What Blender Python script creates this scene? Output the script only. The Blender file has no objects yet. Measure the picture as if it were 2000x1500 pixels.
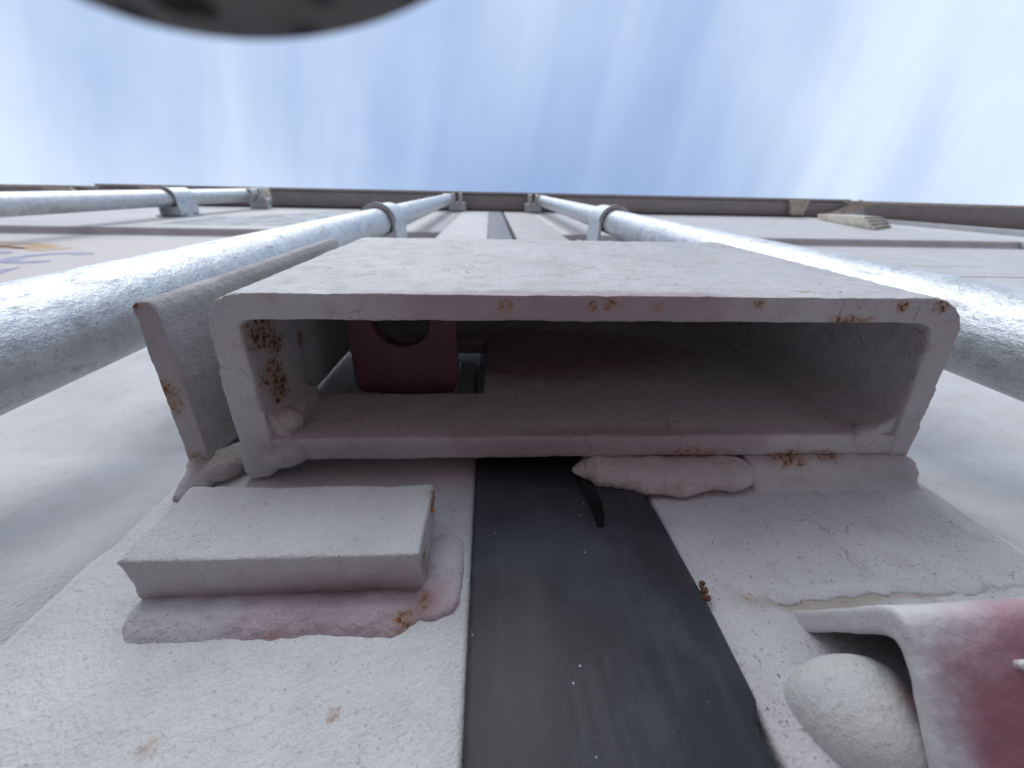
import bpy, bmesh, math, random
import numpy as np
from mathutils import Vector, Matrix, noise
random.seed(4)
S = bpy.context.scene
C = S.collection
# ------------------------------------------------------------------ camera
# world: x along the doors, +y into the container, z up; the door faces lie near y = 0
CY, CZ = 0.086, 1.10                    # camera is 86 mm in front of the doors, 1.10 m up
def P(x, y, z): return Vector((x, y - CY, z + CZ))
cam = bpy.data.cameras.new('camera'); co = bpy.data.objects.new('camera', cam); C.objects.link(co)
Mx = ((0.9987032657562921, 0.0018482789466844674, -0.050876033971333716),
      (-0.019848917982977728, -0.9061197390944273, -0.4225553678257467),
      (-0.046880778818424965, 0.42301726003602064, -0.9049080562626215))
co.matrix_world = Matrix.Translation(P(0, 0, 0)) @ Matrix(Mx).to_4x4()
cam.sensor_width = 36; cam.lens = 830 / 2000 * 36
cam.clip_start = 0.002; cam.clip_end = 3000
cam.dof.use_dof = True; cam.dof.focus_distance = 0.118; cam.dof.aperture_fstop = 19
S.camera = co
# ------------------------------------------------------------------ world and sun
SUN_EL, SUN_AZ = math.radians(42), math.radians(196)     # veiled by cirrus, behind the photographer and a little to the left
W = bpy.data.worlds.new('World'); S.world = W; W.use_nodes = True
class NT:
    def __init__(s, t): s.t = t; s.n = t.nodes; s.l = t.links
    def new(s, k, **kw):
        n = s.n.new(k)
        for a, b in kw.items():
            if a[0] == '_': n.inputs[int(a[1:])].default_value = b
            else: setattr(n, a, b)
        return n
    def ln(s, a, b): s.l.new(a, b)
    def math(s, op, a, b=0.0, c=None, clamp=False):
        n = s.n.new('ShaderNodeMath'); n.operation = op; n.use_clamp = clamp
        for i, v in enumerate((a, b) if c is None else (a, b, c)):
            if hasattr(v, 'links'): s.ln(v, n.inputs[i])
            else: n.inputs[i].default_value = v
        return n.outputs[0]
    def vmul(s, v, k):
        n = s.n.new('ShaderNodeVectorMath'); n.operation = 'MULTIPLY'; s.ln(v, n.inputs[0]); n.inputs[1].default_value = k
        return n.outputs[0]
    def noise(s, v, scale, detail=4, rough=0.55, dist=0.0):
        n = s.new('ShaderNodeTexNoise'); n.inputs['Scale'].default_value = scale; n.inputs['Detail'].default_value = detail
        n.inputs['Roughness'].default_value = rough; n.inputs['Distortion'].default_value = dist
        s.ln(v, n.inputs['Vector']); return n.outputs['Fac']
    def voro(s, v, scale, feature='F1', out='Distance'):
        n = s.new('ShaderNodeTexVoronoi', feature=feature); n.inputs['Scale'].default_value = scale
        s.ln(v, n.inputs['Vector']); return n.outputs[out]
    def ramp(s, v, a, b, lo=0.0, hi=1.0):
        n = s.new('ShaderNodeMapRange', interpolation_type='SMOOTHSTEP'); s.ln(v, n.inputs['Value'])
        n.inputs['From Min'].default_value = a; n.inputs['From Max'].default_value = b
        n.inputs['To Min'].default_value = lo; n.inputs['To Max'].default_value = hi
        return n.outputs['Result']
    def mix(s, f, a, b):
        n = s.new('ShaderNodeMix', data_type='RGBA')
        for i, v in ((0, f), (6, a), (7, b)):
            if hasattr(v, 'links'): s.ln(v, n.inputs[i])
            else: n.inputs[i].default_value = v if i == 0 else (*v, 1) if len(v) == 3 else v
        return n.outputs[2]
w = NT(W.node_tree); w.n.clear()
sky = w.new('ShaderNodeTexSky', sky_type='NISHITA', sun_disc=False, sun_elevation=SUN_EL, sun_rotation=SUN_AZ,
            altitude=200, air_density=1.0, dust_density=1.6, ozone_density=1.6)
tc = w.new('ShaderNodeTexCoord')
sep = w.new('ShaderNodeSeparateXYZ'); w.ln(tc.outputs['Generated'], sep.inputs[0])
zz = w.math('MAXIMUM', sep.outputs[2], 0.06)
cx = w.math('DIVIDE', sep.outputs[0], zz); cy = w.math('DIVIDE', sep.outputs[1], zz)
cv = w.new('ShaderNodeCombineXYZ'); w.ln(w.math('ADD', cx, w.math('MULTIPLY', cy, 0.12)), cv.inputs[0]); w.ln(w.math('MULTIPLY', cy, 0.16), cv.inputs[1])
n1 = w.noise(cv.outputs[0], 2.1, 5, 0.5, 0.35)
cv2 = w.new('ShaderNodeCombineXYZ'); w.ln(w.math('ADD', cx, w.math('MULTIPLY', cy, 0.22)), cv2.inputs[0]); w.ln(w.math('MULTIPLY', cy, 0.10), cv2.inputs[1])
n2 = w.noise(cv2.outputs[0], 7.0, 6, 0.55, 0.25)
cv3 = w.new('ShaderNodeCombineXYZ'); w.ln(cx, cv3.inputs[0]); w.ln(cy, cv3.inputs[1])
n3 = w.noise(cv3.outputs[0], 1.3, 4, 0.5, 0.2)
den = w.math('ADD', w.math('MULTIPLY', n1, 0.55), w.math('ADD', w.math('MULTIPLY', n2, 0.23), w.math('MULTIPLY', n3, 0.45)))
# thicker cirrus far out on both sides
rad = w.math('SQRT', w.math('ADD', w.math('POWER', w.math('SUBTRACT', cx, 0.08), 2.0), w.math('MULTIPLY', w.math('MULTIPLY', cy, cy), 0.30)))
den = w.math('ADD', den, w.math('MINIMUM', w.math('MULTIPLY', rad, 0.26), 0.42))
cl = w.ramp(den, 0.50, 1.08)
ground_mask = w.ramp(sep.outputs[2], -0.02, 0.02)
skyc = w.mix(0.70, sky.outputs[0], (4.2, 6.0, 10.0))
skc = w.mix(w.math('MULTIPLY', cl, 0.92), skyc, (9.0, 10.4, 12.2))
bg = w.new('ShaderNodeBackground'); bg.inputs['Strength'].default_value = 0.085
w.ln(skc, bg.inputs[0]); wo = w.new('ShaderNodeOutputWorld'); w.ln(bg.outputs[0], wo.inputs[0])
sl = bpy.data.lights.new('sun', 'SUN'); sl.energy = 1.5; sl.angle = math.radians(48); sl.color = (1.0, 0.985, 0.965)
so = bpy.data.objects.new('sun', sl); C.objects.link(so)
sd = Vector((math.sin(SUN_AZ) * math.cos(SUN_EL), math.cos(SUN_AZ) * math.cos(SUN_EL), math.sin(SUN_EL)))
so.rotation_euler = sd.to_track_quat('Z', 'Y').to_euler(); so.location = (0, 0, 8)
vs = S.view_settings; vs.view_transform = 'Standard'; vs.look = 'None'; vs.gamma = 1; vs.use_curve_mapping = False
vs.exposure = 0.18
S.cycles.max_bounces = 8; S.cycles.diffuse_bounces = 5; S.cycles.glossy_bounces = 4
# ------------------------------------------------------------------ object helpers
def tag(o, label=None, cat=None, group=None, kind=None):
    for k, v in (('label', label), ('category', cat), ('group', group), ('kind', kind)):
        if v: o[k] = v
    return o
def thing(name, base, label, cat, group=None):
    o = bpy.data.objects.new(name, None); C.objects.link(o); o.location = base; o.empty_display_size = 0.01
    return tag(o, label, cat, group)
def wbase(o):
    v = Vector((0, 0, 0))
    while o is not None: v += o.location; o = o.parent
    return v
def obj(name, vs_, fs, mat, parent=None, smooth=True, sharp=35):
    b = wbase(parent)
    me = bpy.data.meshes.new(name); me.from_pydata([tuple(Vector(v) - b) for v in vs_], [], fs)
    bm = bmesh.new(); bm.from_mesh(me); bmesh.ops.recalc_face_normals(bm, faces=bm.faces); bm.to_mesh(me); bm.free()
    if mat: me.materials.append(mat)
    o = bpy.data.objects.new(name, me); C.objects.link(o); o.parent = parent
    if smooth:
        me.polygons.foreach_set('use_smooth', [True] * len(me.polygons))
        me.set_sharp_from_angle(angle=math.radians(sharp))
    return o
def boxv(x0, x1, y0, y1, z0, z1):
    v = [P(x, y, z) for x in (x0, x1) for y in (y0, y1) for z in (z0, z1)]
    return v, [(0,1,3,2),(4,6,7,5),(0,4,5,1),(2,3,7,6),(0,2,6,4),(1,5,7,3)]
def bevel(o, wdt, seg=3):
    bm = bmesh.new(); bm.from_mesh(o.data)
    bmesh.ops.bevel(bm, geom=list(bm.edges), offset=wdt, segments=seg, profile=0.5, affect='EDGES', clamp_overlap=True)
    bm.to_mesh(o.data); bm.free()
    o.data.polygons.foreach_set('use_smooth', [True] * len(o.data.polygons)); o.data.set_sharp_from_angle(angle=math.radians(50))
    return o
def box(name, x0, x1, y0, y1, z0, z1, mat, parent=None, bev=0.0):
    o = obj(name, *boxv(x0, x1, y0, y1, z0, z1), mat, parent)
    if bev: bevel(o, bev)
    return o
def prism(name, prof, a0, a1, axis, mat, parent=None, bev=0.0, sharp=35):
    """prof: closed list of 2-D points; axis 'z' -> (x,y), axis 'x' -> (y,z), axis 'y' -> (x,z)"""
    def mk(p, a): return P(p[0], p[1], a) if axis == 'z' else P(a, p[0], p[1]) if axis == 'x' else P(p[0], a, p[1])
    n = len(prof); v = [mk(p, a0) for p in prof] + [mk(p, a1) for p in prof]
    f = [tuple(range(n)), tuple(range(2*n-1, n-1, -1))] + [(i, (i+1) % n, n + (i+1) % n, n + i) for i in range(n)]
    o = obj(name, v, f, mat, parent, sharp=sharp)
    if bev: bevel(o, bev, 2)
    return o
def ring_prism(name, outer, inner, a0, a1, mat, parent=None):
    """outer/inner: same-length loops in x,y; extruded in z (a square tube wall)"""
    n = len(outer); v = [P(*p, a) for a in (a0, a1) for L in (outer, inner) for p in L]; f = []
    for i in range(n):
        j = (i+1) % n
        f += [(i, j, n+j, n+i), (2*n+i, 3*n+i, 3*n+j, 2*n+j), (i, 2*n+i, 2*n+j, j), (n+i, n+j, 3*n+j, 3*n+i)]
    return obj(name, v, f, mat, parent)
def remesh(o, voxel, smooth=3, bumps=()):
    """turn a hard solid into painted, slightly uneven steel: voxel grid, smoothing, noise along the normals"""
    m = o.modifiers.new('r', 'REMESH'); m.mode = 'VOXEL'; m.voxel_size = voxel; m.use_smooth_shade = True
    if smooth: s = o.modifiers.new('s', 'SMOOTH'); s.iterations = smooth; s.factor = 0.5
    dg = bpy.context.evaluated_depsgraph_get(); me = bpy.data.meshes.new_from_object(o.evaluated_get(dg))
    o.modifiers.clear(); old = o.data; nm = old.name; mats = list(old.materials); o.data = me; bpy.data.meshes.remove(old); me.name = nm
    if not me.materials:
        for q in mats: me.materials.append(q)
    n = len(me.vertices); co_ = np.empty(n*3, 'f'); no = np.empty(n*3, 'f')
    me.vertices.foreach_get('co', co_); me.vertices.foreach_get('normal', no)
    co_ = co_.reshape(-1, 3); no = no.reshape(-1, 3)
    if bumps:
        h = np.zeros(n, 'f')
        for sc, amp in bumps:
            h += amp * np.array([noise.noise(Vector(c) * sc) for c in co_.tolist()], 'f')
        co_ += no * h[:, None]
        me.vertices.foreach_set('co', co_.ravel())
    me.polygons.foreach_set('use_smooth', [True] * len(me.polygons)); me.update()
    return o
def join(name, parts, mat, parent):
    """parts: list of (verts, faces) in world space joined as ONE solid before remeshing"""
    V, F = [], []
    for v, f in parts:
        k = len(V); V += list(v); F += [tuple(i + k for i in q) for q in f]
    return obj(name, V, F, mat, parent)
def tube(pts, rads, seg=20, squash=1.0, up=Vector((0, -1, 0)), caps=True):
    pts = [Vector(p) for p in pts]; V, F = [], []
    n = len(pts)
    for i, p in enumerate(pts):
        t = (pts[min(i+1, n-1)] - pts[max(i-1, 0)]).normalized()
        s = t.cross(up).normalized(); u = s.cross(t).normalized()
        for k in range(seg):
            a = 2*math.pi*k/seg
            V.append(p + s*math.cos(a)*rads[i] + u*math.sin(a)*rads[i]*squash)
    for i in range(n-1):
        for k in range(seg):
            F.append((i*seg+k, i*seg+(k+1) % seg, (i+1)*seg+(k+1) % seg, (i+1)*seg+k))
    if caps: F += [tuple(range(seg)), tuple(range(n*seg-1, (n-1)*seg-1, -1))]
    return V, F
def bead(pts, r0, wob=0.12, squash=0.8, steps=24, rip=0.0, seed=0):
    """a weld bead through control points: rounded ends, slightly rippled"""
    rnd = random.Random(seed); pts = [Vector(p) for p in pts]; L = [0]
    for a, b in zip(pts, pts[1:]): L.append(L[-1] + (b-a).length)
    Q, R = [], []
    for i in range(steps+1):
        d = L[-1]*i/steps; k = max(j for j in range(len(pts)-1) if L[j] <= d + 1e-12)
        q = pts[k].lerp(pts[k+1], (d - L[k])/(L[k+1]-L[k])); Q.append(q)
        e = min(d, L[-1]-d)/r0; e = math.sqrt(max(0.0, 1-(1-min(e, 1))**2))
        R.append(max(0.05, e)*r0*(1 + wob*noise.noise(q*260 + Vector((seed*7.1, 0, 0))) + rip*math.sin(i*1.7)))
    return tube(Q, R, 18, squash)
# ------------------------------------------------------------------ materials
def mat_base(name):
    m = bpy.data.materials.new(name); m.use_nodes = True; t = NT(m.node_tree); t.n.clear()
    b = t.new('ShaderNodeBsdfPrincipled'); o = t.new('ShaderNodeOutputMaterial'); t.ln(b.outputs[0], o.inputs[0])
    tc = t.new('ShaderNodeTexCoord'); return m, t, b, tc.outputs['Object']
def bump(t, b, hs):
    prev = None
    for h, dist, st in hs:
        n = t.new('ShaderNodeBump'); n.inputs['Distance'].default_value = dist; n.inputs['Strength'].default_value = st
        t.ln(h, n.inputs['Height'])
        if prev is not None: t.ln(prev, n.inputs['Normal'])
        prev = n.outputs[0]
    t.ln(prev, b.inputs['Normal'])
def spot(t, v, c, r, stretch=(1, 1, 1)):
    n = t.new('ShaderNodeVectorMath', operation='SUBTRACT'); t.ln(v, n.inputs[0]); n.inputs[1].default_value = tuple(c)
    k = t.vmul(n.outputs[0], stretch)
    l = t.new('ShaderNodeVectorMath', operation='LENGTH'); t.ln(k, l.inputs[0])
    return t.ramp(l.outputs['Value'], r, r*0.25)
def paint(name, base, origin=(0, 0, 0), rust=(), tint=(), speck=0.5, peel=1.0, rough=0.62, dirt=0.3, cracks=0.0, lump=1.0, coarse=1.0):
    """sprayed container paint: orange peel, dirt in the pits, dark specks, rust blooms, grime and painted-in bounce light at given places"""
    m, t, b, v = mat_base(name); og = Vector(origin)
    big = t.noise(v, 22, 5, 0.6); mid = t.noise(v, 120, 5, 0.6); fine = t.noise(v, 900*coarse, 3, 0.6); micro = t.noise(v, 2600*coarse, 2, 0.5)
    c = t.mix(t.ramp(big, 0.32, 0.70), tuple(x*0.90 for x in base), tuple(min(1, x*1.05) for x in base))
    c = t.mix(t.math('MULTIPLY', t.ramp(mid, 0.5, 0.78), dirt), c, (base[0]*0.66, base[1]*0.62, base[2]*0.56))
    # colour blooms: seam grime, and reddish light from below painted in
    for (p, r, col, amt, st) in tint:
        s = spot(t, v, Vector(p) - og, r, st)
        k = t.math('MULTIPLY', t.ramp(t.math('ADD', s, t.math('MULTIPLY', t.math('SUBTRACT', mid, 0.5), 0.9)), 0.12, 0.95), amt)
        c = t.mix(k, c, col)
    # dark specks held by pits
    if speck > 0:
        wq = t.new('ShaderNodeTexNoise'); wq.inputs['Scale'].default_value = 700*coarse; wq.inputs['Detail'].default_value = 3; t.ln(v, wq.inputs['Vector'])
        wa = t.new('ShaderNodeVectorMath', operation='ADD'); t.ln(v, wa.inputs[0]); t.ln(t.vmul(wq.outputs['Color'], (0.0026/coarse,)*3), wa.inputs[1])
        vs_ = t.voro(wa.outputs[0], 620*coarse); nsel = t.noise(v, 150*coarse, 3); pz = t.math('MULTIPLY', t.ramp(vs_, 0.20, 0.10), t.ramp(nsel, 0.48, 0.64))
        c = t.mix(t.math('MULTIPLY', pz, speck*0.75), c, (0.11, 0.09, 0.08))
        fl = t.noise(v, 1300*coarse, 3, 0.6); c = t.mix(t.math('MULTIPLY', t.ramp(fl, 0.58, 0.72), 0.55*speck), c, (0.17, 0.14, 0.13))
    if cracks > 0:
        wv = t.new('ShaderNodeVectorMath', operation='ADD'); t.ln(t.vmul(v, (1, 1, 0.45)), wv.inputs[0])
        nc = t.new('ShaderNodeTexNoise'); nc.inputs['Scale'].default_value = 90; nc.inputs['Detail'].default_value = 5; t.ln(v, nc.inputs['Vector'])
        t.ln(t.vmul(nc.outputs['Color'], (0.012, 0.012, 0.012)), wv.inputs[1])
        cr = t.voro(wv.outputs[0], 85, 'DISTANCE_TO_EDGE'); sel = t.ramp(t.noise(v, 38, 2), 0.54, 0.64)
        ck = t.math('MULTIPLY', t.ramp(cr, 0.022, 0.004), sel)
        c = t.mix(t.math('MULTIPLY', ck, cracks), c, (0.24, 0.17, 0.12))
    rg = None
    for (p, r, amt, st) in rust:
        s = spot(t, v, Vector(p) - og, r, st)
        rn = t.noise(v, 640, 4, 0.6, 0.0)
        k = t.math('MULTIPLY', t.ramp(t.math('ADD', t.math('MULTIPLY', s, 0.20), rn), 0.66, 0.80), t.math('MULTIPLY', s, amt, clamp=True), clamp=True)
        halo = t.math('MULTIPLY', t.ramp(t.math('ADD', t.math('MULTIPLY', s, 0.5), rn), 0.52, 1.05), t.math('MULTIPLY', s, 0.60*amt, clamp=True), clamp=True)
        c = t.mix(halo, c, (0.36, 0.21, 0.095))
        c = t.mix(k, c, t.mix(k, (0.42, 0.21, 0.07), (0.13, 0.045, 0.018)))
        rg = k if rg is None else t.math('MAXIMUM', rg, k)
    t.ln(c, b.inputs['Base Color'])
    ro = t.ramp(mid, 0.3, 0.7, rough-0.10, rough+0.12)
    t.ln(ro if rg is None else t.math('ADD', ro, t.math('MULTIPLY', rg, 0.25)), b.inputs['Roughness'])
    b.inputs['Specular IOR Level'].default_value = 0.42
    bump(t, b, [(big, 0.0035*lump, 0.5), (mid, 0.0010*lump, 0.6), (fine, 0.00038*peel/coarse, 0.85), (micro, 0.00015*peel/coarse, 0.8)])
    return m
GREY = (0.565, 0.570, 0.575); WHITE = (0.645, 0.655, 0.660); MAUVE = (0.30, 0.155, 0.185); MAROON = (0.20, 0.055, 0.085)
def galv(name, tone=(0.62, 0.65, 0.67), rough=0.40):
    m, t, b, v = mat_base(name)
    vn = t.voro(v, 170, 'F1', 'Color'); sp = t.new('ShaderNodeSeparateColor'); t.ln(vn, sp.inputs[0])
    n1 = t.noise(v, 95, 7, 0.68); n2 = t.noise(v, 620, 4, 0.7)
    n3 = t.noise(t.vmul(v, (1, 1, 0.05)), 420, 3, 0.6)             # drawn marks along the bar
    # curved grinding marks that run round the bar
    nw = t.new('ShaderNodeTexWave', wave_type='BANDS', bands_direction='Z'); nw.inputs['Scale'].default_value = 320
    nw.inputs['Distortion'].default_value = 9; nw.inputs['Detail'].default_value = 3; nw.inputs['Detail Scale'].default_value = 1.5
    t.ln(t.vmul(v, (0.5, 0.5, 1)), nw.inputs['Vector'])
    c = t.mix(t.ramp(n1, 0.30, 0.72), tuple(x*0.84 for x in tone), tuple(min(1, x*1.15) for x in tone))
    c = t.mix(t.math('MULTIPLY', sp.outputs[0], 0.22), c, tuple(x*0.62 for x in tone))
    c = t.mix(t.math('MULTIPLY', t.ramp(n2, 0.56, 0.70), 0.60), c, (0.17, 0.18, 0.18))
    n5 = t.noise(t.vmul(v, (1, 1, 0.35)), 260, 5, 0.7); c = t.mix(t.math('MULTIPLY', t.ramp(n5, 0.54, 0.66), 0.45), c, (0.27, 0.29, 0.30))
    t.ln(c, b.inputs['Base Color']); b.inputs['Metallic'].default_value = 0.78
    t.ln(t.math('ADD', t.ramp(n1, 0.3, 0.7, rough-0.10, rough+0.12), t.math('MULTIPLY', t.ramp(n5, 0.45, 0.7), 0.20)), b.inputs['Roughness'])
    bump(t, b, [(n1, 0.0008, 0.5), (nw.outputs['Fac'], 0.00007, 0.30), (n3, 0.00022, 0.6), (n5, 0.0006, 0.6), (n2, 0.00040, 0.9)])
    return m
def plain(name, col, rough=0.6, metal=0.0, nscale=80, amp=0.2, bdist=0.0005):
    m, t, b, v = mat_base(name); n = t.noise(v, nscale, 5, 0.6)
    t.ln(t.mix(t.ramp(n, 0.3, 0.7), tuple(x*(1-amp) for x in col), tuple(min(1, x*(1+amp)) for x in col)), b.inputs['Base Color'])
    b.inputs['Roughness'].default_value = rough; b.inputs['Metallic'].default_value = metal
    bump(t, b, [(n, bdist, 0.5)]); return m
M_door = paint('door_paint', WHITE, speck=0.45, dirt=0.22, lump=0.22, rough=0.55,
               rust=[])
M_post_l = paint('door_edge_paint_left', WHITE, origin=P(-.62, .1, -1.0), speck=0.75, dirt=0.30, lump=0.9, rough=0.6,
               rust=[(P(-0.057, .086, 0.041), .0035, .4, (1, 1, 1)), (P(-0.028, .086, 0.045), .0025, .5, (1, 1, 1))])
M_post_r = paint('door_edge_paint_right', (0.56, 0.55, 0.56), origin=P(.62, .1, -1.0), cracks=0.5, speck=1.3, dirt=0.40, lump=0.8, rough=0.64,
               rust=[(P(0.060, .086, 0.066), .0030, .4, (1, 1, 1))],
               tint=[(P(.078, .086, .0650), .024, (0.33, 0.28, 0.22), 0.75, (0.9, 1, 5.0)), (P(.100, .086, .0668), .030, (0.33, 0.28, 0.22), 0.60, (0.9, 1, 9.0))])
M_header = paint('header_paint', (0.43, 0.43, 0.43), speck=0.2, coarse=0.12, dirt=0.5)
M_cream = plain('cream_paint', (0.62, 0.58, 0.49), 0.6, nscale=40)
M_grey_galv = galv('galvanised_steel'); M_galv_far = galv('galvanised_fitting', (0.62, 0.66, 0.68), 0.42)
M_black = plain('black_bush', (0.02, 0.02, 0.022), 0.6)
# ------------------------------------------------------------------ ground
def ground_mat():
    m, t, b, v = mat_base('red_earth'); n = t.noise(v, 0.7, 8, 0.62); n2 = t.noise(v, 30, 6, 0.7)
    c = t.mix(t.ramp(n, 0.35, 0.65), (0.170, 0.100, 0.102), (0.21, 0.132, 0.132)); c = t.mix(t.ramp(n2, 0.55, 0.75), c, (0.07, 0.05, 0.05))
    t.ln(c, b.inputs['Base Color']); b.inputs['Roughness'].default_value = 0.95; bump(t, b, [(n, 0.05, 0.4), (n2, 0.01, 0.8)]); return m
N = 60; gv, gf = [], []
def gx(i): s = (i/N*2-1); return math.copysign(abs(s)**3 * 1500 + abs(s)*8, s)
for j in range(N+1):
    for i in range(N+1):
        x, y = gx(i), gx(j); r = math.hypot(x, y)
        gv.append(Vector((x, y, -0.15 + 0.03*noise.noise(Vector((x, y, 0))*0.8)*min(1, r/4))))
for j in range(N):
    for i in range(N):
        a = j*(N+1)+i; gf.append((a, a+1, a+N+2, a+N+1))
tag(obj('ground', gv, gf, ground_mat()), kind='structure')
# ------------------------------------------------------------------ container body
ct = thing('shipping_container', P(0, .3, -1.25), 'grey shipping container whose top rail runs across the sky above the centre doors', 'shipping container')
prism('header_beam', [(.0235, 1.712), (.0235, 1.80), (.20, 1.80), (.20, 1.72), (.083, 1.72), (.083, 1.700), (.0335, 1.700), (.0300, 1.712)], -1.37, 1.37, 'x', M_header, ct, 0.002)
box('header_lip', -1.37, 1.37, .0215, .0295, 1.694, 1.7115, paint('lip_paint', (0.50, 0.50, 0.50), coarse=0.15, speck=0.1), ct, 0.001)
for x0, x1 in ((-1.21, -1.14), (1.125, 1.195)):
    prism('header_lug', [(x0, .028), (x1, .028), (x1-.012, .080), (x0+.012, .080)], 1.672, 1.699, 'z', M_cream, ct, 0.003)
for x0, x1 in ((-1.36, -1.235), (1.235, 1.36)):
    box('corner_post', x0, x1, .092, .25, -1.18, 1.70, M_door, ct, 0.006)
for x0, x1 in ((-1.36, -1.33), (1.33, 1.36)):
    box('side_wall', x0, x1, .25, 12.2, -1.1, 1.75, M_door, ct)
box('roof', -1.36, 1.36, .20, 12.2, 1.76, 1.79, M_door, ct)
box('door_sill', -1.36, 1.36, .03, .20, -1.20, -1.07, M_header, ct, 0.006)
box('floor_panel', -1.32, 1.32, .20, 12.2, -1.2, -1.12, plain('plywood', (0.2, 0.14, 0.09)), ct)
# neighbours on both sides: only their header rails and end walls show past ours
nb = thing('shipping_container', P(2.6, .3, -1.25), 'neighbouring container at the right edge, its dark rail dropping past the vent cover', 'shipping container')
prism('header_beam', [(1.43, .033), (3.9, .051), (3.9, .235), (1.46, .100)], 1.70, 1.80, 'z', M_header, nb, 0.002)
prism('header_lip', [(1.34, .0255), (3.9, .043), (3.9, .051), (1.34, .034)], 1.685, 1.699, 'z', M_cream, nb, 0.001)
prism('end_wall', [(1.41, .082), (3.9, .216), (3.9, .30), (1.41, .2)], -1.2, 1.699, 'z', M_door, nb)
nb2 = thing('shipping_container', P(-2.6, .3, -1.25), 'neighbouring container beyond the left end of the doors, dark rail with a cream strip', 'shipping container')
prism('header_beam', [(-3.8, .040), (-1.40, .030), (-1.40, .080), (-3.8, .078)], 1.70, 1.80, 'z', M_header, nb2, 0.002)
prism('header_lip', [(-3.8, .036), (-1.385, .0285), (-1.385, .036), (-3.8, .044)], 1.688, 1.699, 'z', M_cream, nb2, 0.001)
prism('header_lug', [(-1.53, .036), (-1.44, .036), (-1.36, .075), (-1.50, .078)], 1.670, 1.699, 'z', M_cream, nb2, 0.003)
prism('end_wall', [(-3.8, .084), (-1.40, .084), (-1.40, .2), (-3.8, .2)], -1.2, 1.699, 'z', M_door, nb2)
# ------------------------------------------------------------------ doors
XL, XG0, XG1, XR = -0.0975, -0.0047, 0.0480, 0.1421
def smooth_prof(p, r=0.006):
    out = [p[0]]
    for a, b, c in zip(p, p[1:], p[2:]):
        a, b, c = Vector(a), Vector(b), Vector(c); ra = min(r, (a-b).length/2.1); rc = min(r, (c-b).length/2.1)
        q0 = b + (a-b).normalized()*ra; q1 = b + (c-b).normalized()*rc
        for k in range(6):
            u = k/5; out.append(tuple(q0*(1-u)**2 + b*2*u*(1-u) + q1*u*u))
    out.append(p[-1]); return out
def door_panel(x0, x1, parent, dz, cuts=40):
    prof = [(.0868, -1.0), (.0868, -.80), (.099, -.77), (.099, -.05), (.0868, -.02), (.0868, .079+dz), (.1015, .150+dz), (.1015, .905+dz), (.0868, .910+dz), (.0868, 1.56), (.092, 1.575), (.092, 1.60), (.0868, 1.615), (.0868, 1.69)]
    pr = smooth_prof(prof, 0.005); V, F = [], []
    xs = [x0 + (x1-x0)*i/cuts for i in range(cuts+1)]
    for x in xs:
        for (y, z) in pr:
            wv = 0.0006*noise.noise(Vector((x*4, z*4, 2))) if abs(x) > .15 else 0
            V.append(P(x, y + wv, z))
    n = len(pr)
    for i in range(cuts):
        for k in range(n-1): F.append((i*n+k, i*n+k+1, (i+1)*n+k+1, (i+1)*n+k))
    o = obj('corrugated_panel', V, F, M_door, parent, sharp=60)
    m = o.modifiers.new('thickness', 'SOLIDIFY'); m.thickness = 0.002; m.offset = -1 if o.data.polygons[0].normal.y < 0 else 1
    return o
dl = thing('container_door', P(-.62, .1, -1.0), 'white grey left container door with faded orange and blue decal in its recess', 'container door')
box('edge_post', XL, XG0, .086, .150, -1.0, 1.69, M_post_l, dl, 0.0012)
box('top_frame', -1.23, XG1+.0, .0905, .150, 1.62, 1.692, M_door, dl, 0.001)
box('hinge_side_post', -1.23, -1.14, .0862, .15, -1.0, 1.69, M_door, dl, 0.002)
door_panel(-1.139, XL-.0003, dl, 0.0)
dr = thing('container_door', P(.62, .1, -1.0), 'white grey right container door beside the black rubber gasket strip', 'container door')
box('edge_post', XG1+.0006, XR, .086, .150, -1.0, 1.69, M_post_r, dr, 0.0012)
box('top_frame', XG1+.006, 1.23, .0905, .150, 1.62, 1.692, M_door, dr, 0.001)
box('hinge_side_post', 1.14, 1.23, .0862, .15, -1.0, 1.69, M_door, dr, 0.002)
door_panel(XR+.0003, 1.139, dr, -0.006)
# thin seam weld between post and panel
for pr_, xx in ((dl, XL), (dr, XR)):
    v, f = bead([P(xx, .0868, -.4), P(xx, .0868, .079), P(xx, .0985, .150), P(xx, .0995, .60), P(xx, .0995, .890)], .0014, 0.4, 0.7, 260, seed=3)
    obj('weld_seam', v, f, M_door, pr_)
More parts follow.
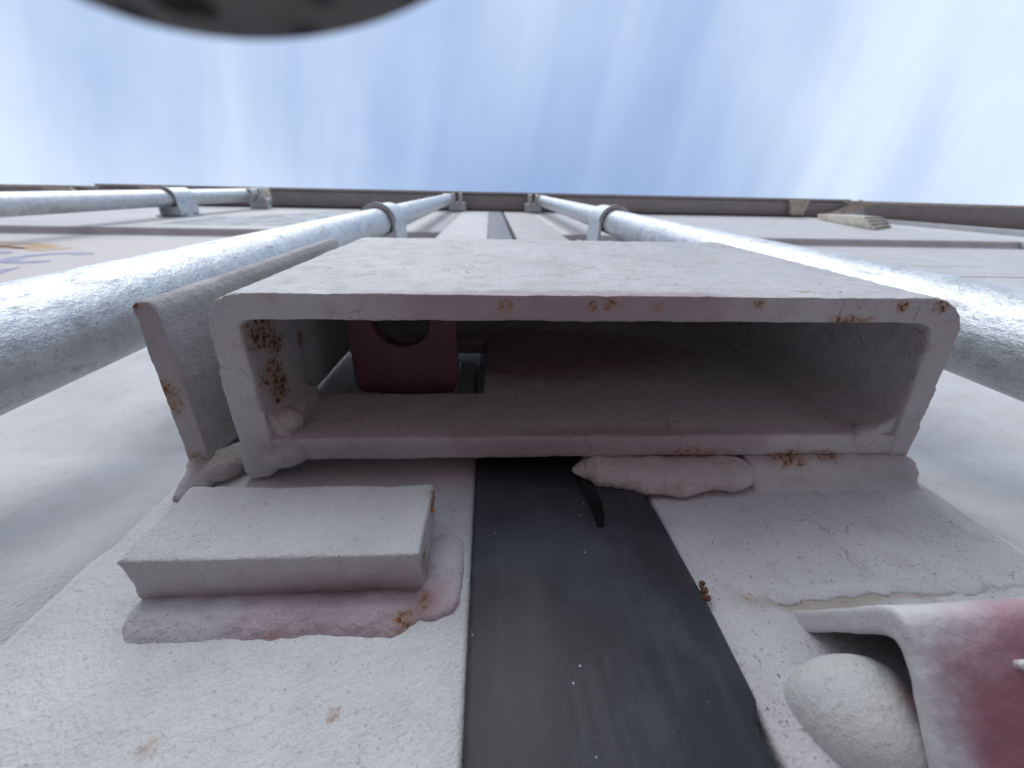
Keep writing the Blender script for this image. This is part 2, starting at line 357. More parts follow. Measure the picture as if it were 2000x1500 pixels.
# rubber gasket
def rubber():
    m, t, b, v = mat_base('black_rubber')
    n = t.noise(v, 26, 5, 0.6); n2 = t.noise(t.vmul(v, (1, 1, 0.12)), 260, 4, 0.6); n3 = t.noise(v, 1300, 3, 0.6); n4 = t.noise(v, 3000, 2)
    c = t.mix(t.ramp(n, 0.40, 0.66), (0.022, 0.023, 0.028), (0.060, 0.064, 0.074))
    c = t.mix(t.math('MULTIPLY', t.ramp(n2, 0.46, 0.78), 0.30), c, (0.090, 0.092, 0.098))
    sp = t.math('MULTIPLY', t.ramp(t.voro(v, 420), 0.10, 0.06), t.ramp(t.noise(v, 130, 1), 0.60, 0.66)); c = t.mix(sp, c, (0.55, 0.55, 0.56))
    c = t.mix(t.math('MULTIPLY', t.ramp(n3, 0.60, 0.74), 0.30), c, (0.16, 0.155, 0.15))
    du = spot(t, v, P(.004, .084, .055) - wbase(dr), .014, (1, 1, 0.55)); c = t.mix(t.math('MULTIPLY', du, 0.25), c, (0.13, 0.12, 0.105))
    t.ln(c, b.inputs['Base Color']); t.ln(t.ramp(n, 0.3, 0.7, 0.50, 0.66), b.inputs['Roughness']); b.inputs['Specular IOR Level'].default_value = 0.35
    bump(t, b, [(n, 0.0016, 0.4), (n2, 0.0002, 0.5), (n3, 0.0001, 0.6)]); return m
M_rub = rubber(); M_rub2 = plain('grey_weathered_rubber', (0.15, 0.16, 0.19), 0.55, nscale=200)
gp = [(XG0+.0002, -1.0), (.0462, -1.0), (.0464, .0400), (.0485, .0435), (.0488, .060), (.0478, .092)]
gp += [(.0463, .1005), (.0430, .1035), (.0340, .1078), (.0340, .1300), (XG0+.0002, .1300)]
g = prism('rubber_gasket', gp, .0838, .092, 'y', M_rub, dr, 0.0009)
box('rubber_gasket', XG0+.0004, .0400, .0840, .092, .1306, 1.665, M_rub2, dr, 0.0010)
tag(g, 'black dusty lower gasket strip')
# dark wet run down the rubber under the weld
dv = [(.0262, .116), (.0305, .116), (.0322, .103), (.0325, .0960), (.0318, .0905), (.0308, .0872), (.0291, .0872), (.0290, .092), (.0287, .0965), (.0275, .104)]
prism('wet_run', dv, .0835, .0840, 'y', plain('wet_tar', (0.006, 0.006, 0.007), 0.25), dr)
# dried clump caught at the gasket edge
ck = thing('dried_debris', P(.0487, .0845, .066), 'tiny brown clump of dried debris caught at the right edge of the black gasket', 'debris')
rd = random.Random(8); V, F = [], []
for i in range(16):
    c = P(.0489 + rd.uniform(-.0004, .0008), .0838 + rd.uniform(-.0005, .0005), .0665 + rd.uniform(-.0022, .0022)); r = rd.uniform(.0003, .0008)
    bm = bmesh.new(); bmesh.ops.create_icosphere(bm, subdivisions=1, radius=r); k = len(V)
    V += [c + Vector((v.co.x*rd.uniform(.7, 1.6), v.co.y, v.co.z*rd.uniform(.7, 1.6))) for v in bm.verts]; F += [tuple(v.index + k for v in f.verts) for f in bm.faces]; bm.free()
obj('crumb', V, F, plain('dried_mud', (0.12, 0.06, 0.035), 0.9), ck)
# prints on the doors
def strip(name, pts, wdt, y, mat, parent):
    V, F = [], []
    for i, (x, z) in enumerate(pts):
        a = Vector(pts[max(i-1, 0)]); b = Vector(pts[min(i+1, len(pts)-1)]); t = (b-a).normalized(); nrm = Vector((-t.y, t.x))*wdt/2
        V += [P(x+nrm.x, y, z+nrm.y), P(x-nrm.x, y, z-nrm.y)]
    F = [(2*i, 2*i+1, 2*i+3, 2*i+2) for i in range(len(pts)-1)]
    return obj(name, V, F, mat, parent)
def faded(name, col, amt, sc=30):
    m, t, b, v = mat_base(name); n = t.noise(v, sc, 5, 0.65)
    t.ln(t.mix(t.math('MULTIPLY', t.ramp(n, 0.25, 0.6), amt), WHITE, col), b.inputs['Base Color']); b.inputs['Roughness'].default_value = 0.6; return m
dec = obj('decal_sheet', [P(-1.05, .1008, .42), P(-.49, .1008, .42), P(-.49, .1008, .83), P(-1.05, .1008, .83)], [(0, 1, 2, 3)], faded('decal_white', (0.66, 0.60, 0.57), 0.9), dl)
mo = faded('decal_orange', (0.55, 0.30, 0.07), 0.85); mb = faded('decal_blue', (0.19, 0.22, 0.46), 0.75)
def arc(cx_, cz_, rx, rz, a0, a1, n=18): return [(cx_ + rx*math.cos(math.radians(a0+(a1-a0)*i/n)), cz_ + rz*math.sin(math.radians(a0+(a1-a0)*i/n))) for i in range(n+1)]
strip('decal_swoosh', arc(-.90, .60, .30, .165, 120, 35), .045, .1005, mo, dec)
strip('decal_swoosh', arc(-.90, .575, .30, .165, 120, 50), .014, .1005, mo, dec)
for cx_ in (-.93, -.82, -.71, -.60):
    strip('decal_letter', arc(cx_, .625, .035, .040, 40, 320), .020, .1005, mb, dec)
for k, cx_ in enumerate((-.96, -.88, -.80, -.72, -.64, -.56)):
    strip('decal_letter', [(cx_-.025, .475), (cx_-.005, .545), (cx_+.02, .475)] if k % 2 else arc(cx_, .51, .026, .035, 60, 380), .013, .1005, mb, dec)
# serial lettering, a dark green grey band seen almost edge-on
def letter_mat():
    m, t, b, v = mat_base('serial_band'); n = t.noise(t.vmul(v, (1, 1, 2.2)), 26, 4, 0.6); n2 = t.noise(v, 90, 3)
    c = t.mix(t.ramp(n, 0.46, 0.56), (0.20, 0.24, 0.24), (0.50, 0.56, 0.63)); c = t.mix(t.ramp(n2, .55, .7), c, (0.15, 0.18, 0.17)); t.ln(c, b.inputs['Base Color']); b.inputs['Roughness'].default_value = 0.5; return m
obj('serial_band', [P(-.70, .0863, .985), P(-.19, .0863, .985), P(-.19, .0863, 1.50), P(-.50, .0863, 1.50), P(-.70, .0863, 1.18)], [(0, 1, 2, 3, 4)], letter_mat(), dl)
ms = faded('scratch_white', (0.85, 0.86, 0.90), 0.9, 60)
rs = random.Random(21)
for i in range(16):
    x0 = rs.uniform(.40, .62); z0 = rs.uniform(.50, .80); L = rs.uniform(.08, .26); s = rs.uniform(-.12, .05)
    strip('scratch', [(x0, z0), (x0+L*.3, z0+s*L*.3+.003), (x0+L, z0+s*L)], rs.uniform(.0012, .004), .1009, ms, dr)
# ------------------------------------------------------------------ locking bars
def arcpts(cx_, cy_, r, a0, a1, n): return [(cx_ + r*math.cos(math.radians(a0+(a1-a0)*i/n)), cy_ + r*math.sin(math.radians(a0+(a1-a0)*i/n))) for i in range(n+1)]
def locking_bar(x, y, r, label, zb, z_top=1.655, side=1, zb2=None, foot=.030):
    t = thing('locking_bar', P(x, y, -1.0), label, 'locking bar', 'upright locking bars on the doors')
    V, F = tube([P(x, y, -1.0 + 2.6*i/8) for i in range(9)] + [P(x, y, z_top-.02)], [r]*10, 96, 1.0, Vector((1, 0, 0)))
    obj('bar', V, F, M_grey_galv, t, sharp=50)
    def saddle(z0, hgt, wide=.030):
        ro = r + .0045; ri = r + .0012
        out = [(x+ro+wide, .0862), (x+ro+wide, .0825), (x+ro+.002, .0825)] + [p for p in arcpts(x, y, ro, 0, -180, 20)] + [(x-ro-.002, .0825), (x-ro-wide, .0825), (x-ro-wide, .0862)]
        inn = [(x-ri, .0862)] + [p for p in arcpts(x, y, ri, -180, 0, 20)] + [(x+ri, .0862)]
        o = prism('guide_bracket', out + inn, z0, z0+hgt, 'z', M_galv_far, t, sharp=40)
        n = 24; outer = arcpts(x, y, ro+.0028, 0, -180, n); inner = arcpts(x, y, ri, 0, -180, n)
        prism('bracket_lip', outer + inner[::-1], z0-.004, z0, 'z', M_galv_far, o)
        prism('bush', arcpts(x, y, ri-.0001, 0, 359, 40), z0+.006, z0+hgt-.002, 'z', M_black, o)
        for s in (-1, 1):
            for zf in (.25, .75):
                V, F = tube([P(x+s*(ro+wide*.6), .0826, z0+hgt*zf), P(x+s*(ro+wide*.6), .0785, z0+hgt*zf)], [.0065, .0045], 12, 1, Vector((0, 0, 1)))
                obj('rivet', V, F, M_galv_far, o)
        return o
    saddle(zb, .075, foot)
    if zb2: saddle(zb2, .06, .02)
    # cam end and its keeper under the header
    cm = prism('cam', [(x-r*1.15, y-r), (x+r*1.15, y-r), (x+r*1.5*side+ (0 if side < 0 else 0), y+.002), (x+r*1.0, y+r), (x-r*1.0, y+r)], z_top-.045, z_top, 'z', M_galv_far, t, 0.003)
    for k in (0, 1):
        prism('cam_claw', [(x+side*(.010+k*.026), y-.022), (x+side*(.019+k*.026), y-.020), (x+side*(.021+k*.026), y+.024), (x+side*(.008+k*.026), y+.026)], z_top-.02, z_top+.040, 'z', M_cream, cm, 0.002)
    kp = box('keeper', x+side*.002, x+side*.060 if side > 0 else x-.060, y+.010, .0860, z_top-.028, z_top+.002, M_galv_far, t, 0.003) if side > 0 else box('keeper', x-.060, x-.002, y+.010, .0860, z_top-.028, z_top+.002, M_galv_far, t, 0.003)
    box('keeper_hook', x+side*.040-.004, x+side*.040+.004, y-.020, y+.0095, z_top-.030, z_top+.006, M_galv_far, kp, 0.002)
    return t
locking_bar(-.1460, .0466, .0170, 'large galvanised locking bar in the left foreground, rising beside the lock box', .60, side=1)
locking_bar(.1840, .0462, .0170, 'galvanised steel locking bar rising right of the lock box, running off the right edge', .665, side=-1)
locking_bar(-.790, .0440, .0190, 'distant galvanised locking bar near the left end, lying just under the top rail', 1.17, 1.58, side=1, foot=.012)
# ------------------------------------------------------------------ lock box
LB = P(0.03, .079, .112)
def rr(x, y): return (x, y)
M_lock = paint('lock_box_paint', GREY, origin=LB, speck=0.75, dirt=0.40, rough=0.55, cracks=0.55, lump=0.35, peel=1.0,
    rust=[(P(-.0672, .040, .122), .011, 1.1, (1, 1, 0.7)), (P(-.0668, .053, .122), .008, 1.1, (1, 1, 0.6)), (P(-.0665, .060, .124), .009, 1.1, (1, 1, 0.8)), (P(-.066, .050, .145), .006, 1.0, (1, 1, 1)), (P(-.0668, .046, .128), .006, 1.0, (1, 1, 0.6)),
          (P(.004, .0290, .112), .004, .7, (1, 1, 1)), (P(.0275, .0290, .112), .003, .8, (1, 1, 1)), (P(.0325, .0285, .112), .0035, .9, (1, 1, 1)), (P(.046, .0295, .112), .003, .5, (1, 1, 1)), (P(.074, .0280, .112), .0032, .7, (1, 1, 1)),
          (P(.1155, .0285, .112), .0035, 1.1, (1, 1, 1)), (P(.127, .0280, .112), .0045, 1.0, (1, 1, 1)), (P(.102, .0325, .112), .010, .9, (0.8, 3.5, 1)),
          (P(.066, .0775, .112), .010, .9, (0.7, 2.2, 1)), (P(.0975, .0790, .112), .009, .9, (0.7, 1.6, 1)), (P(.110, .0785, .112), .007, .7, (0.8, 1.6, 1))],
    tint=[(P(.020, .030, .112), .060, (0.36, 0.23, 0.26), 0.60, (0.75, 2.0, 6.0)), (P(.040, .0745, .112), .060, (0.36, 0.22, 0.255), 0.55, (0.75, 2.0, 6.0)),  # pink rim undersides: light off the ground painted into the colour
          (P(.02, .068, .190), .055, (0.26, 0.10, 0.13), 0.65, (0.45, 1.5, 1.0))])  # inside darkened to maroon: red bounce and shade put into the colour
lb = thing('lock_box', LB, 'open pale grey steel lock box with rust spots on its rim, centre of the doors', 'lock box')
def rrect(x0, x1, y0, y1, r, n=8):
    L = []
    for (cx_, cy_, a) in ((x1-r[0], y0+r[0], -90), (x1-r[1], y1-r[1], 0), (x0+r[2], y1-r[2], 90), (x0+r[3], y0+r[3], 180)):
        rr_ = {-90: r[0], 0: r[1], 90: r[2], 180: r[3]}[a]
        L += arcpts(cx_, cy_, rr_, a, a+90, n)
    return L
Z0, Z1 = .112, .242
parts = []
def tubewall(outer, inner, z0, z1):
    n = len(outer); v = [P(*p, a) for a in (z0, z1) for L in (outer, inner) for p in L]; f = []
    for i in range(n):
        j = (i+1) % n
        f += [(i, n+i, n+j, j), (2*n+i, 2*n+j, 3*n+j, 3*n+i), (i, j, 2*n+j, 2*n+i), (n+i, 3*n+i, 3*n+j, n+j)]
    return v, f
# front (outer) wall and the two side walls as one bent channel, back plate separate; slot left open in the back plate
U_out = [(.1395, .0790)] + arcpts(.1245, .0388, .0125, 0, -90, 12) + arcpts(-.0648, .0363, .0100, -90, -180, 8) + [(-.0755, .0500), (-.0765, .0825), (-.0740, .0850), (-.0690, .0842)]
U_in = [(-.0640, .0800), (-.0658, .0708), (-.0668, .0352), (-.0650, .0337), (.1235, .0337), (.1262, .0345), (.1280, .0365), (.1312, .0708), (.1322, .0790)]
ch = U_out + U_in
def pv(prof, z0, z1):
    n = len(prof); v = [P(*p, z0) for p in prof] + [P(*p, z1) for p in prof]
    return v, [tuple(range(n)), tuple(range(2*n-1, n-1, -1))] + [(i, (i+1) % n, n+(i+1) % n, n+i) for i in range(n)]
ch2 = [(.1395, .0790)] + arcpts(.1245, .0388, .0125, 0, -90, 12) + arcpts(-.0648, .0363, .0100, -90, -180, 8) + [(-.0755, .0500), (-.0760, .0730), (-.0665, .0722)] + U_in[2:]
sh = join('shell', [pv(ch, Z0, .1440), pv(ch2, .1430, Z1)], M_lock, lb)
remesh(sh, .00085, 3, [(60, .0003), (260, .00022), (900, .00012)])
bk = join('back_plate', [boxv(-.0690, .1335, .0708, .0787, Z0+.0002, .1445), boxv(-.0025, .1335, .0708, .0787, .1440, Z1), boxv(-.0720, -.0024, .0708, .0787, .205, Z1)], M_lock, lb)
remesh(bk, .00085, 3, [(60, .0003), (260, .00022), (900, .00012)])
tp = box('top_plate', -.0735, .1365, .0285, .0784, Z1+.0002, Z1+.006, M_lock, lb, 0.001)
M_weld = paint('weld_paint', (0.60, 0.59, 0.57), origin=LB, speck=1.2, dirt=0.6, lump=1.3, peel=1.8, tint=[(P(.05, .083, .103), .03, (0.40, 0.26, 0.28), 0.25, (0.7, 1, 2.2))])  # pinkish patch is ground bounce painted on the bead
def weld(name, beads, parent, mat, vox=.0007, sm=5, bumps=((200, .0003), (900, .00014))):
    o = join(name, beads, mat, parent); remesh(o, vox, sm, bumps); return o
# fat sausage of weld in the middle, ragged at its left end
weld('weld_bead', [bead([P(.0290, .0820, .1120), P(.0335, .0822, .1120), P(.048, .0826, .1098), P(.060, .0828, .1090), P(.072, .0828, .1100), P(.0850, .0826, .1108)], .0084, .09, .52, 60, rip=.030, seed=1),
                   tube([P(.0262, .0825, .1108), P(.0290, .0825, .1112), P(.0335, .0825, .1112)], [.0016, .0036, .0050], 16, .6),
                   bead([P(.0420, .0832, .1065), P(.0580, .0840, .1040), P(.0700, .0835, .1065)], .0046, .1, .5, 24, seed=6)], lb, M_weld, .0006, 6, ((160, .0007), (700, .00018)))
# smooth fillet to the right of it
fz = [(.0785, .1170), (.0785, .1110), (.0795, .1085), (.0822, .1062), (.0848, .1048), (.0858, .1030), (.0870, .1020), (.0870, .1170)]
V, F = pv([(0, 0)]*3, 0, 1)
n = len(fz); V = [P(x + (.0012 if i == 0 else 0), y, z + .0012*noise.noise(Vector((x*90, 0, 1)))) for i, x in enumerate([.082 + .0568*k/24 for k in range(25)]) for (y, z) in fz]
F = [(i*n+k, i*n+(k+1) % n, (i+1)*n+(k+1) % n, (i+1)*n+k) for i in range(24) for k in range(n)] + [tuple(range(n)), tuple(range(25*n-1, 24*n-1, -1))]
weld('weld_fillet', [(V, F)], lb, M_lock, .0008, 7, ((130, .0009), (500, .0003)))
# inside: rod of weld up the left back corner, fillet up the right back corner, lump at the bottom left rim
weld('weld_bead', [pv([(-.0680, .0610), (-.0652, .0640), (-.0628, .0680), (-.0600, .0725), (-.0680, .0725)], .1140, .1400), bead([P(-.0640, .0685, .1150), P(-.0642, .0680, .1240)], .0058, .1, .8, 14, seed=7), bead([P(-.0645, .0690, .1250), P(-.0655, .0685, .1440)], .0034, .1, .8, 14, seed=2)], lb, M_weld, .0006)
weld('weld_fillet', [pv([(.1345, .0600), (.1318, .0640), (.1285, .0668), (.1250, .0690), (.1195, .0722), (.1345, .0730)], .1135, .236), bead([P(.1190, .0712, .1145), P(.1280, .0705, .1160)], .0030, .2, .6, 12, seed=9)], lb, M_lock, .0008)
weld('weld_bead', [bead([P(-.0700, .0790, .1135), P(-.0620, .0765, .1135), P(-.0560, .0755, .1135)], .0045, .2, .9, 14, seed=11)], lb, M_lock, .0006)
# ------------------------------------------------------------------ tongue with the padlock hole (on the left door)
TB = P(-.032, .0745, .1530)
M_tong = paint('tongue_paint', (0.135, 0.060, 0.072), origin=TB, speck=0.5)
tg = thing('padlock_tongue', TB, 'maroon steel padlock tongue with a round hole, showing inside the lock box opening', 'tongue')
def tongue():
    c = (-.0322, .0445); x0, x1, y0, y1, r = -.0515, -.0125, .0280, .0738, .004; outer, inner = [], []
    for k in range(96):
        a = 2*math.pi*k/96; dx, dy = math.cos(a), math.sin(a)
        s = min([q for q in ((x1-c[0])/dx if dx > 1e-6 else 9, (x0-c[0])/dx if dx < -1e-6 else 9, (y1-c[1])/dy if dy > 1e-6 else 9, (y0-c[1])/dy if dy < -1e-6 else 9)])
        x, y = c[0]+dx*s, c[1]+dy*s
        qx = min(max(x, x0+r), x1-r); qy = min(max(y, y0+r), y1-r); d = math.hypot(x-qx, y-qy)
        if d > r: x, y = qx+(x-qx)*r/d, qy+(y-qy)*r/d
        outer.append((x, y)); inner.append((c[0]+.0105*dx, c[1]+.0105*dy))
    return tubewall(outer, inner, .1500, .1565)
V, F = tongue(); o = obj('plate', V, F, M_tong, tg); bevel(o, .0006, 2)
box('arm', -.045, -.019, .0730, .090, .157, .1640, M_tong, tg, 0.001)
lt = thing('galvanised_stop', P(-.008, .082, .15), 'small galvanised block glimpsed through the lock box slot right of the tongue', 'steel block')
box('block', -.0150, -.0065, .0795, .0860, .160, .196, M_grey_galv, lt, 0.0008)
box('flange', -.0060, -.0020, .0795, .0840, .160, .196, M_grey_galv, lt, 0.0006)
ga = thing('lit_edge_strip', P(-.075, .083, .16), 'pale strip added for light on the door edge, glimpsed through the slot at the left inside of the lock box', 'stand-in strip')
prism('strip', [(-.0860, .0800), (-.0720, .0812), (-.0660, .0845), (-.0640, .0857), (-.0860, .0857)], .150, .215, 'z', M_door, ga, .0004)  # added pale strip, tilted, standing for the door edge lit through the gap
# ------------------------------------------------------------------ side plate
SB = P(-.090, .084, .112)
M_plate = paint('side_plate_paint', (0.46, 0.445, 0.45), origin=SB, speck=0.5, dirt=0.4, lump=0.6, peel=2.2,
    rust=[(P(-.0935, .057, .112), .009, 1.0, (1, .8, 1)), (P(-.0932, .0300, .1125), .004, 1.0, (1, 1, 1)), (P(-.0905, .0785, .112), .006, .7, (1, 1, 1))])
sp = thing('side_plate', SB, 'upright grey steel plate with one rust spot, standing left of the lock box', 'steel plate')
o = join('plate', [pv([(-.0935, .0305), (-.0918, .0290), (-.0888, .0290), (-.0875, .0315), (-.0868, .0520), (-.0868, .0805), (-.0935, .0805)], .1135, .262)], M_plate, sp)
remesh(o, .0008, 3, [(60, .0003), (300, .00020), (900, .00012)])
M_pw = paint('plate_weld_paint', (0.50, 0.49, 0.48), origin=SB, speck=0.9, dirt=0.5, lump=0.9, peel=1.5)
weld('weld_bead', [bead([P(-.0905, .0812, .1140), P(-.0860, .0828, .1145), P(-.0795, .0838, .1280), P(-.0790, .0845, .180)], .0062, .10, .75, 40, seed=12),
                   tube([P(-.0902, .0770, .1180), P(-.0902, .0800, .1150), P(-.0898, .0825, .1120), P(-.0900, .0850, .1080), P(-.0905, .0870, .1035)], [.0030, .0036, .0042, .0046, .0036], 18, .8),
                   bead([P(-.0955, .0850, .1185), P(-.0945, .0855, .1150)], .0014, .2, .9, 8, seed=14)], sp, M_pw, .0006, 9, ((150, .0006), (700, .00018)))
weld('weld_bead', [bead([P(-.0945, .0840, .1140), P(-.0945, .0840, .2550)], .0036, .15, .8, 40, seed=15)], sp, M_pw, .0008)
# ------------------------------------------------------------------ stop block
BB = P(-.0465, .086, .080)
M_blk = paint('stop_block_paint', (0.56, 0.555, 0.555), origin=BB, speck=0.7, dirt=0.30, lump=0.8, peel=1.4,
    rust=[(P(-.0150, .0765, .0900), .006, 1.0, (1, 1, 1)), (P(-.0152, .0800, .0740), .006, 1.0, (1, 1, 1)), (P(-.0190, .0860, .0625), .005, 1.0, (1, 1, 1)), (P(-.0150, .0850, .0665), .004, .9, (1, 1, 1)), (P(-.0450, .0870, .0610), .004, .8, (.6, 1, 1))],
    tint=[(P(-.030, .088, .0640), .022, (0.40, 0.25, 0.29), 0.60, (0.5, 1.3, 1.0)), (P(-.0140, .086, .066), .005, (0.40, 0.24, 0.26), 0.5, (1, 1, 1))])  # pink below block and weld: bounce light put into the paint
sb = thing('stop_block', BB, 'short thick grey steel block with pinkish weld, under the left of the lock box', 'steel block')
o = join('block', [([P(-.0790, .0735, .0690), P(-.0158, .0737, .0695), P(-.0153, .0737, .0935), P(-.0790, .0735, .0940),
                     P(-.0775, .0868, .0690), P(-.0158, .0868, .0695), P(-.0153, .0868, .0935), P(-.0770, .0868, .0940)],
                    [(0, 3, 2, 1), (4, 5, 6, 7), (0, 1, 5, 4), (3, 7, 6, 2), (0, 4, 7, 3), (1, 2, 6, 5)])], M_blk, sb)
remesh(o, .0006, 3, [(90, .0005), (320, .00022), (900, .00012)])
def fillet(prof, x0, x1, amp, n=30, ends=.25):
    V = []; m_ = len(prof)
    for i in range(n+1):
        u = i/n; x = x0+(x1-x0)*u; e = min(1, min(u, 1-u)*(x1-x0)/.006); e = math.sqrt(1-(1-e)**2)*(1-ends)+ends
        for (y, z) in prof:
            q = amp*noise.noise(Vector((x*110, z*60, 3.3))); V.append(P(x, .0872 - (.0872-y)*e, prof[0][1] - (prof[0][1]-z)*e + q))
    return V, [(i*m_+k, i*m_+(k+1) % m_, (i+1)*m_+(k+1) % m_, (i+1)*m_+k) for i in range(n) for k in range(m_)] + [tuple(range(m_)), tuple(range((n+1)*m_-1, n*m_-1, -1))]
weld('weld_fillet', [fillet([(.0850, .0720), (.0845, .0692), (.0836, .0668), (.0834, .0640), (.0846, .0610), (.0862, .0592), (.0880, .0582), (.0880, .0720)], -.0790, -.0140, .0005),
                     bead([P(-.0175, .0864, .0650), P(-.0118, .0862, .0675), P(-.0112, .0862, .0760), P(-.0118, .0866, .0885)], .0048, .08, .42, 36, seed=18),
                     bead([P(-.0165, .0852, .0680), P(-.0122, .0850, .0705)], .0036, .1, .6, 12, seed=19)], sb, M_blk, .0006, 6, ((110, .0005), (330, .00035), (800, .00012)))
# spatter ball on the rusty end
bm = bmesh.new(); bmesh.ops.create_uvsphere(bm, u_segments=12, v_segments=8, radius=.0006)
obj('spatter', [P(-.0149, .0765, .0868) + v.co for v in bm.verts], [tuple(v.index for v in f.verts) for f in bm.faces], plain('rusty_spatter', (0.40, 0.22, 0.06), 0.6), sb); bm.free()
# ------------------------------------------------------------------ hood bracket and dome bolt, lower right
HB = P(.09, .086, .06)
M_hood = paint('hood_paint', (0.60, 0.59, 0.60), origin=HB, speck=0.35, dirt=0.20, lump=0.4, peel=0.45,
    tint=[(P(.0930, .0690, .0330), .026, (0.35, 0.155, 0.195), 0.95, (0.75, 1.0, 1.0)), (P(.1200, .0680, .0370), .030, (0.35, 0.155, 0.195), 0.95, (0.9, 1, 1.1)), (P(.0800, .0720, .0300), .014, (0.35, 0.155, 0.195), 0.9, (1.0, 1.0, 1.0))])  # maroon patches carry red light from below, painted into the colour
hb = thing('hood_bracket', HB, 'bent steel hood bracket in maroon and white with red bounce painted in, lower right corner', 'bracket')
outp = smooth_prof([(.0870, .0632), (.0863, .0624), (.0620, .0458), (.0655, .0400), (.0729, .0338), (.0800, .0282), (.0872, .0215)], .0050)
inp = smooth_prof([(.0872, .0255), (.0830, .0300), (.0764, .0356), (.0700, .0405), (.0676, .0442), (.0867, .0578), (.0870, .0582)], .0035)
prof = outp + inp
# widen towards the right, where the hood swells out
V = []; nseg = 40
for i in range(nseg+1):
    x = .0680 + .075*i/nseg; u = i/nseg
    for (y, z) in prof: V.append(P(x, y - .0010*u, z + .0010*u*u))
n = len(prof); F = [(i*n+k, i*n+(k+1) % n, (i+1)*n+(k+1) % n, (i+1)*n+k) for i in range(nseg) for k in range(n)] + [tuple(range(n)), tuple(range((nseg+1)*n-1, nseg*n-1, -1))]
o = join('hood', [(V, F)], M_hood, hb); remesh(o, .0006, 4, [(60, .0004), (250, .00018), (800, .00010)])
weld('weld_bead', [bead([P(.0640, .0862, .0655), P(.078, .0862, .0668), P(.095, .0862, .0680), P(.1120, .0865, .0672), P(.1400, .0865, .0700)], .0024, .4, .5, 60, seed=22)], hb, M_post_r, .0005, 4, ((300, .0004),))
weld('spatter', [bead([P(.0835, .0690, .0400), P(.0838, .0672, .0384)], .0013, .1, 1, 8, seed=23), bead([P(.0838, .0672, .0384), P(.0834, .0660, .0374)], .0009, .1, 1, 8, seed=24)], hb, paint('spatter_paint', (0.62, 0.60, 0.60), speck=0.2), .0003, 2, ())
DB = P(.0669, .086, .0300)
M_dome = paint('dome_paint', (0.60, 0.61, 0.59), origin=DB, speck=0.8, dirt=0.45, lump=0.5, peel=0.7, tint=[(P(.0755, .0780, .0380), .0095, (0.30, 0.10, 0.14), 0.7, (1, 1, 1))])  # pink lower right side is reddish bounce painted in
db = thing('dome_bolt', DB, 'round topped white painted bolt end tucked under the hood bracket', 'bolt')
bm = bmesh.new(); bmesh.ops.create_uvsphere(bm, u_segments=40, v_segments=24, radius=1)
v = [P(.0662, .0861, .0437) + Vector((q.co.x*.0114, q.co.y*.0100, q.co.z*(.0066 if q.co.z > 0 else .014))) for q in bm.verts]; f = [tuple(q.index for q in g_.verts) for g_ in bm.faces]; bm.free()
o = join('head', [(v, f)], M_dome, db); remesh(o, .0005, 3, [(60, .0002), (600, .00008)])
# ------------------------------------------------------------------ vent cover and hinge strap at the right end
vt = thing('vent_cover', P(1.1, .086, 1.3), 'small cream vent cover with a perforated end, below the rail towards the right', 'vent cover')
P1, P2, P4, P3 = P(1.00, .086, 1.12), P(1.13, .086, 1.22), P(1.00, .0560, 1.18), P(1.13, .0600, 1.26)
P5, P6, P7, P8 = P(1.16, .086, 1.56), P(1.28, .086, 1.56), P(1.155, .068, 1.56), P(1.275, .068, 1.56)
bevel(obj('cover', [P1, P2, P3, P4, P5, P6, P8, P7], [(0, 1, 2, 3), (0, 3, 7, 4), (1, 5, 6, 2), (3, 2, 6, 7), (4, 7, 6, 5), (0, 4, 5, 1)], M_cream, vt), .002)
V, F = [], []; nn = (P2-P1).cross(P4-P1).normalized(); nn = nn if nn.dot(P(0, 0, 0) - P1) > 0 else -nn
for i in range(9):
    for j in range(4):
        c = P1.lerp(P2, (i+.5)/9).lerp(P4.lerp(P3, (i+.5)/9), (j+.5)/4) + nn*.0030; a = (P2-P1).normalized()*.0052; b = (P4-P1).normalized()*.0030; k = len(V)
        V += [c-a, c-b, c+a, c+b, c-a+nn*-.003, c-b+nn*-.003, c+a+nn*-.003, c+b+nn*-.003]; F += [(k, k+1, k+2, k+3)] + [(k+q, k+4+q, k+4+(q+1) % 4, k+(q+1) % 4) for q in range(4)]
tag(obj('perforation', V, F, plain('dark_hole', (0.10, 0.095, 0.085)), vt, smooth=False), kind='stuff')
stt = thing('rail_strap', P(1.38, .06, 1.69), 'crumpled cream strap bridging the two dark top rails above the vent cover', 'strap')
sx = [(1.25, .0800, .004, 1.66), (1.29, .0745, .006, 1.662), (1.335, .0660, .012, 1.672), (1.375, .0520, .018, 1.68), (1.405, .0380, .022, 1.687), (1.435, .0290, .016, 1.693)]
V, F = [], []
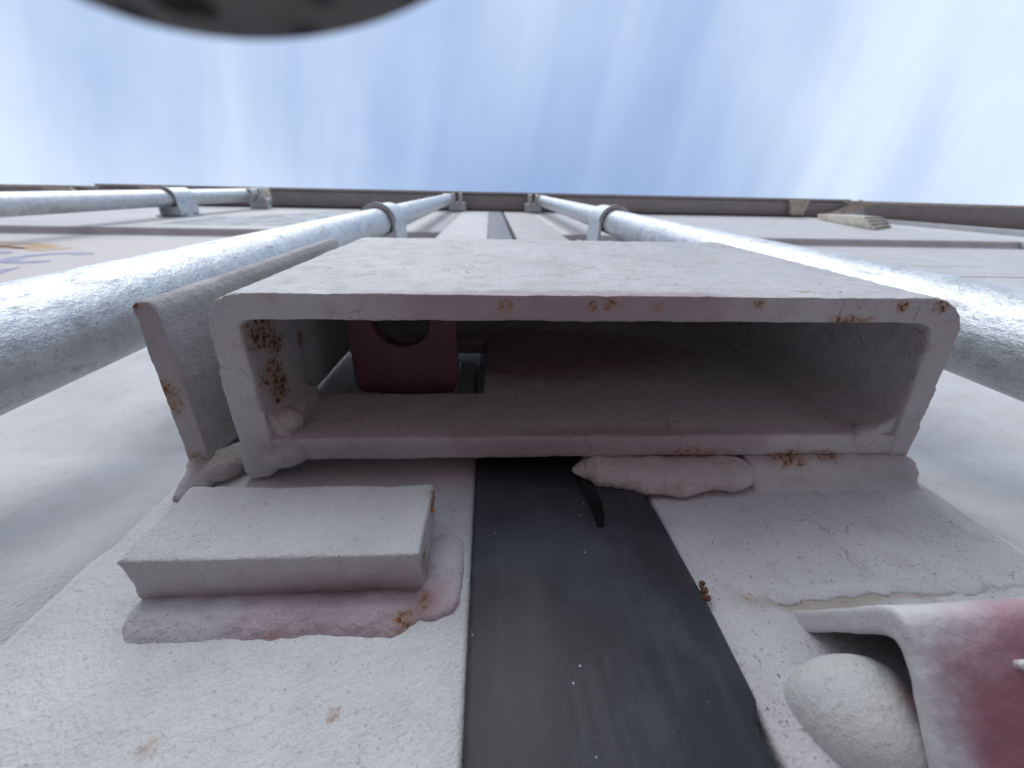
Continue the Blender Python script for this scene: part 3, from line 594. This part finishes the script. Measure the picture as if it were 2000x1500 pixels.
for i, (x, y, h, z) in enumerate(sx):
    q = .006 if i % 2 else 0; dx = .022
    V += [P(x-dx, y-h*.5, z+q), P(x+dx, y+h*.5, z-q), P(x+dx, y+h*.5, z-q+.006), P(x-dx, y-h*.5, z+q+.006)]
F = [(4*i+k, 4*i+(k+1) % 4, 4*i+4+(k+1) % 4, 4*i+4+k) for i in range(5) for k in range(4)] + [(0, 1, 2, 3), (20, 23, 22, 21)]
bevel(obj('strap', V, F, M_cream, stt), .0015)
# ------------------------------------------------------------------ blurred glove fingertip near the lens
def camp(u, v_, d):                      # a point in the place, d metres out from the lens centre
    c = Matrix(Mx) @ Vector(((u-1000)/830*d, (750-v_)/830*d, -d)); return P(0, 0, 0) + c
def knit():
    m, t, b, v = mat_base('dark_knit'); n = t.voro(v, 520, 'F1'); n2 = t.noise(v, 300, 4)
    c = t.mix(t.ramp(n, 0.20, 0.50), (0.012, 0.010, 0.012), (0.16, 0.145, 0.14)); c = t.mix(t.ramp(n2, .5, .7), c, (0.13, 0.12, 0.12)); t.ln(c, b.inputs['Base Color']); b.inputs['Roughness'].default_value = 0.9
    bump(t, b, [(n, 0.0008, 1.0)]); return m
q0 = camp(478, -318, .016); xr = Matrix(Mx) @ Vector((1, .10, 0)); xr.normalize(); yu = Matrix(Mx) @ Vector((-.10, 1, 0)); yu.normalize(); zd = xr.cross(yu)
gl = thing('glove_fingertip', q0, 'dark grey knitted fingertip hanging out of focus at the upper left of the sky', 'glove')
V, F = [], []; nu, nv = 48, 30
for j in range(nv+1):
    a = math.pi*j/nv
    for i in range(nu):
        b_ = 2*math.pi*i/nu; sx_, sz_ = math.sin(a)*math.cos(b_), math.sin(a)*math.sin(b_); cyy = -math.cos(a)
        V.append(q0 + xr*(.0114*sx_) + zd*(.0054*sz_) + yu*((.0062 if cyy < 0 else .030)*cyy))
for j in range(nv):
    for i in range(nu): F.append((j*nu+i, j*nu+(i+1) % nu, (j+1)*nu+(i+1) % nu, (j+1)*nu+i))
obj('fingertip', V, F, knit(), gl, sharp=180)
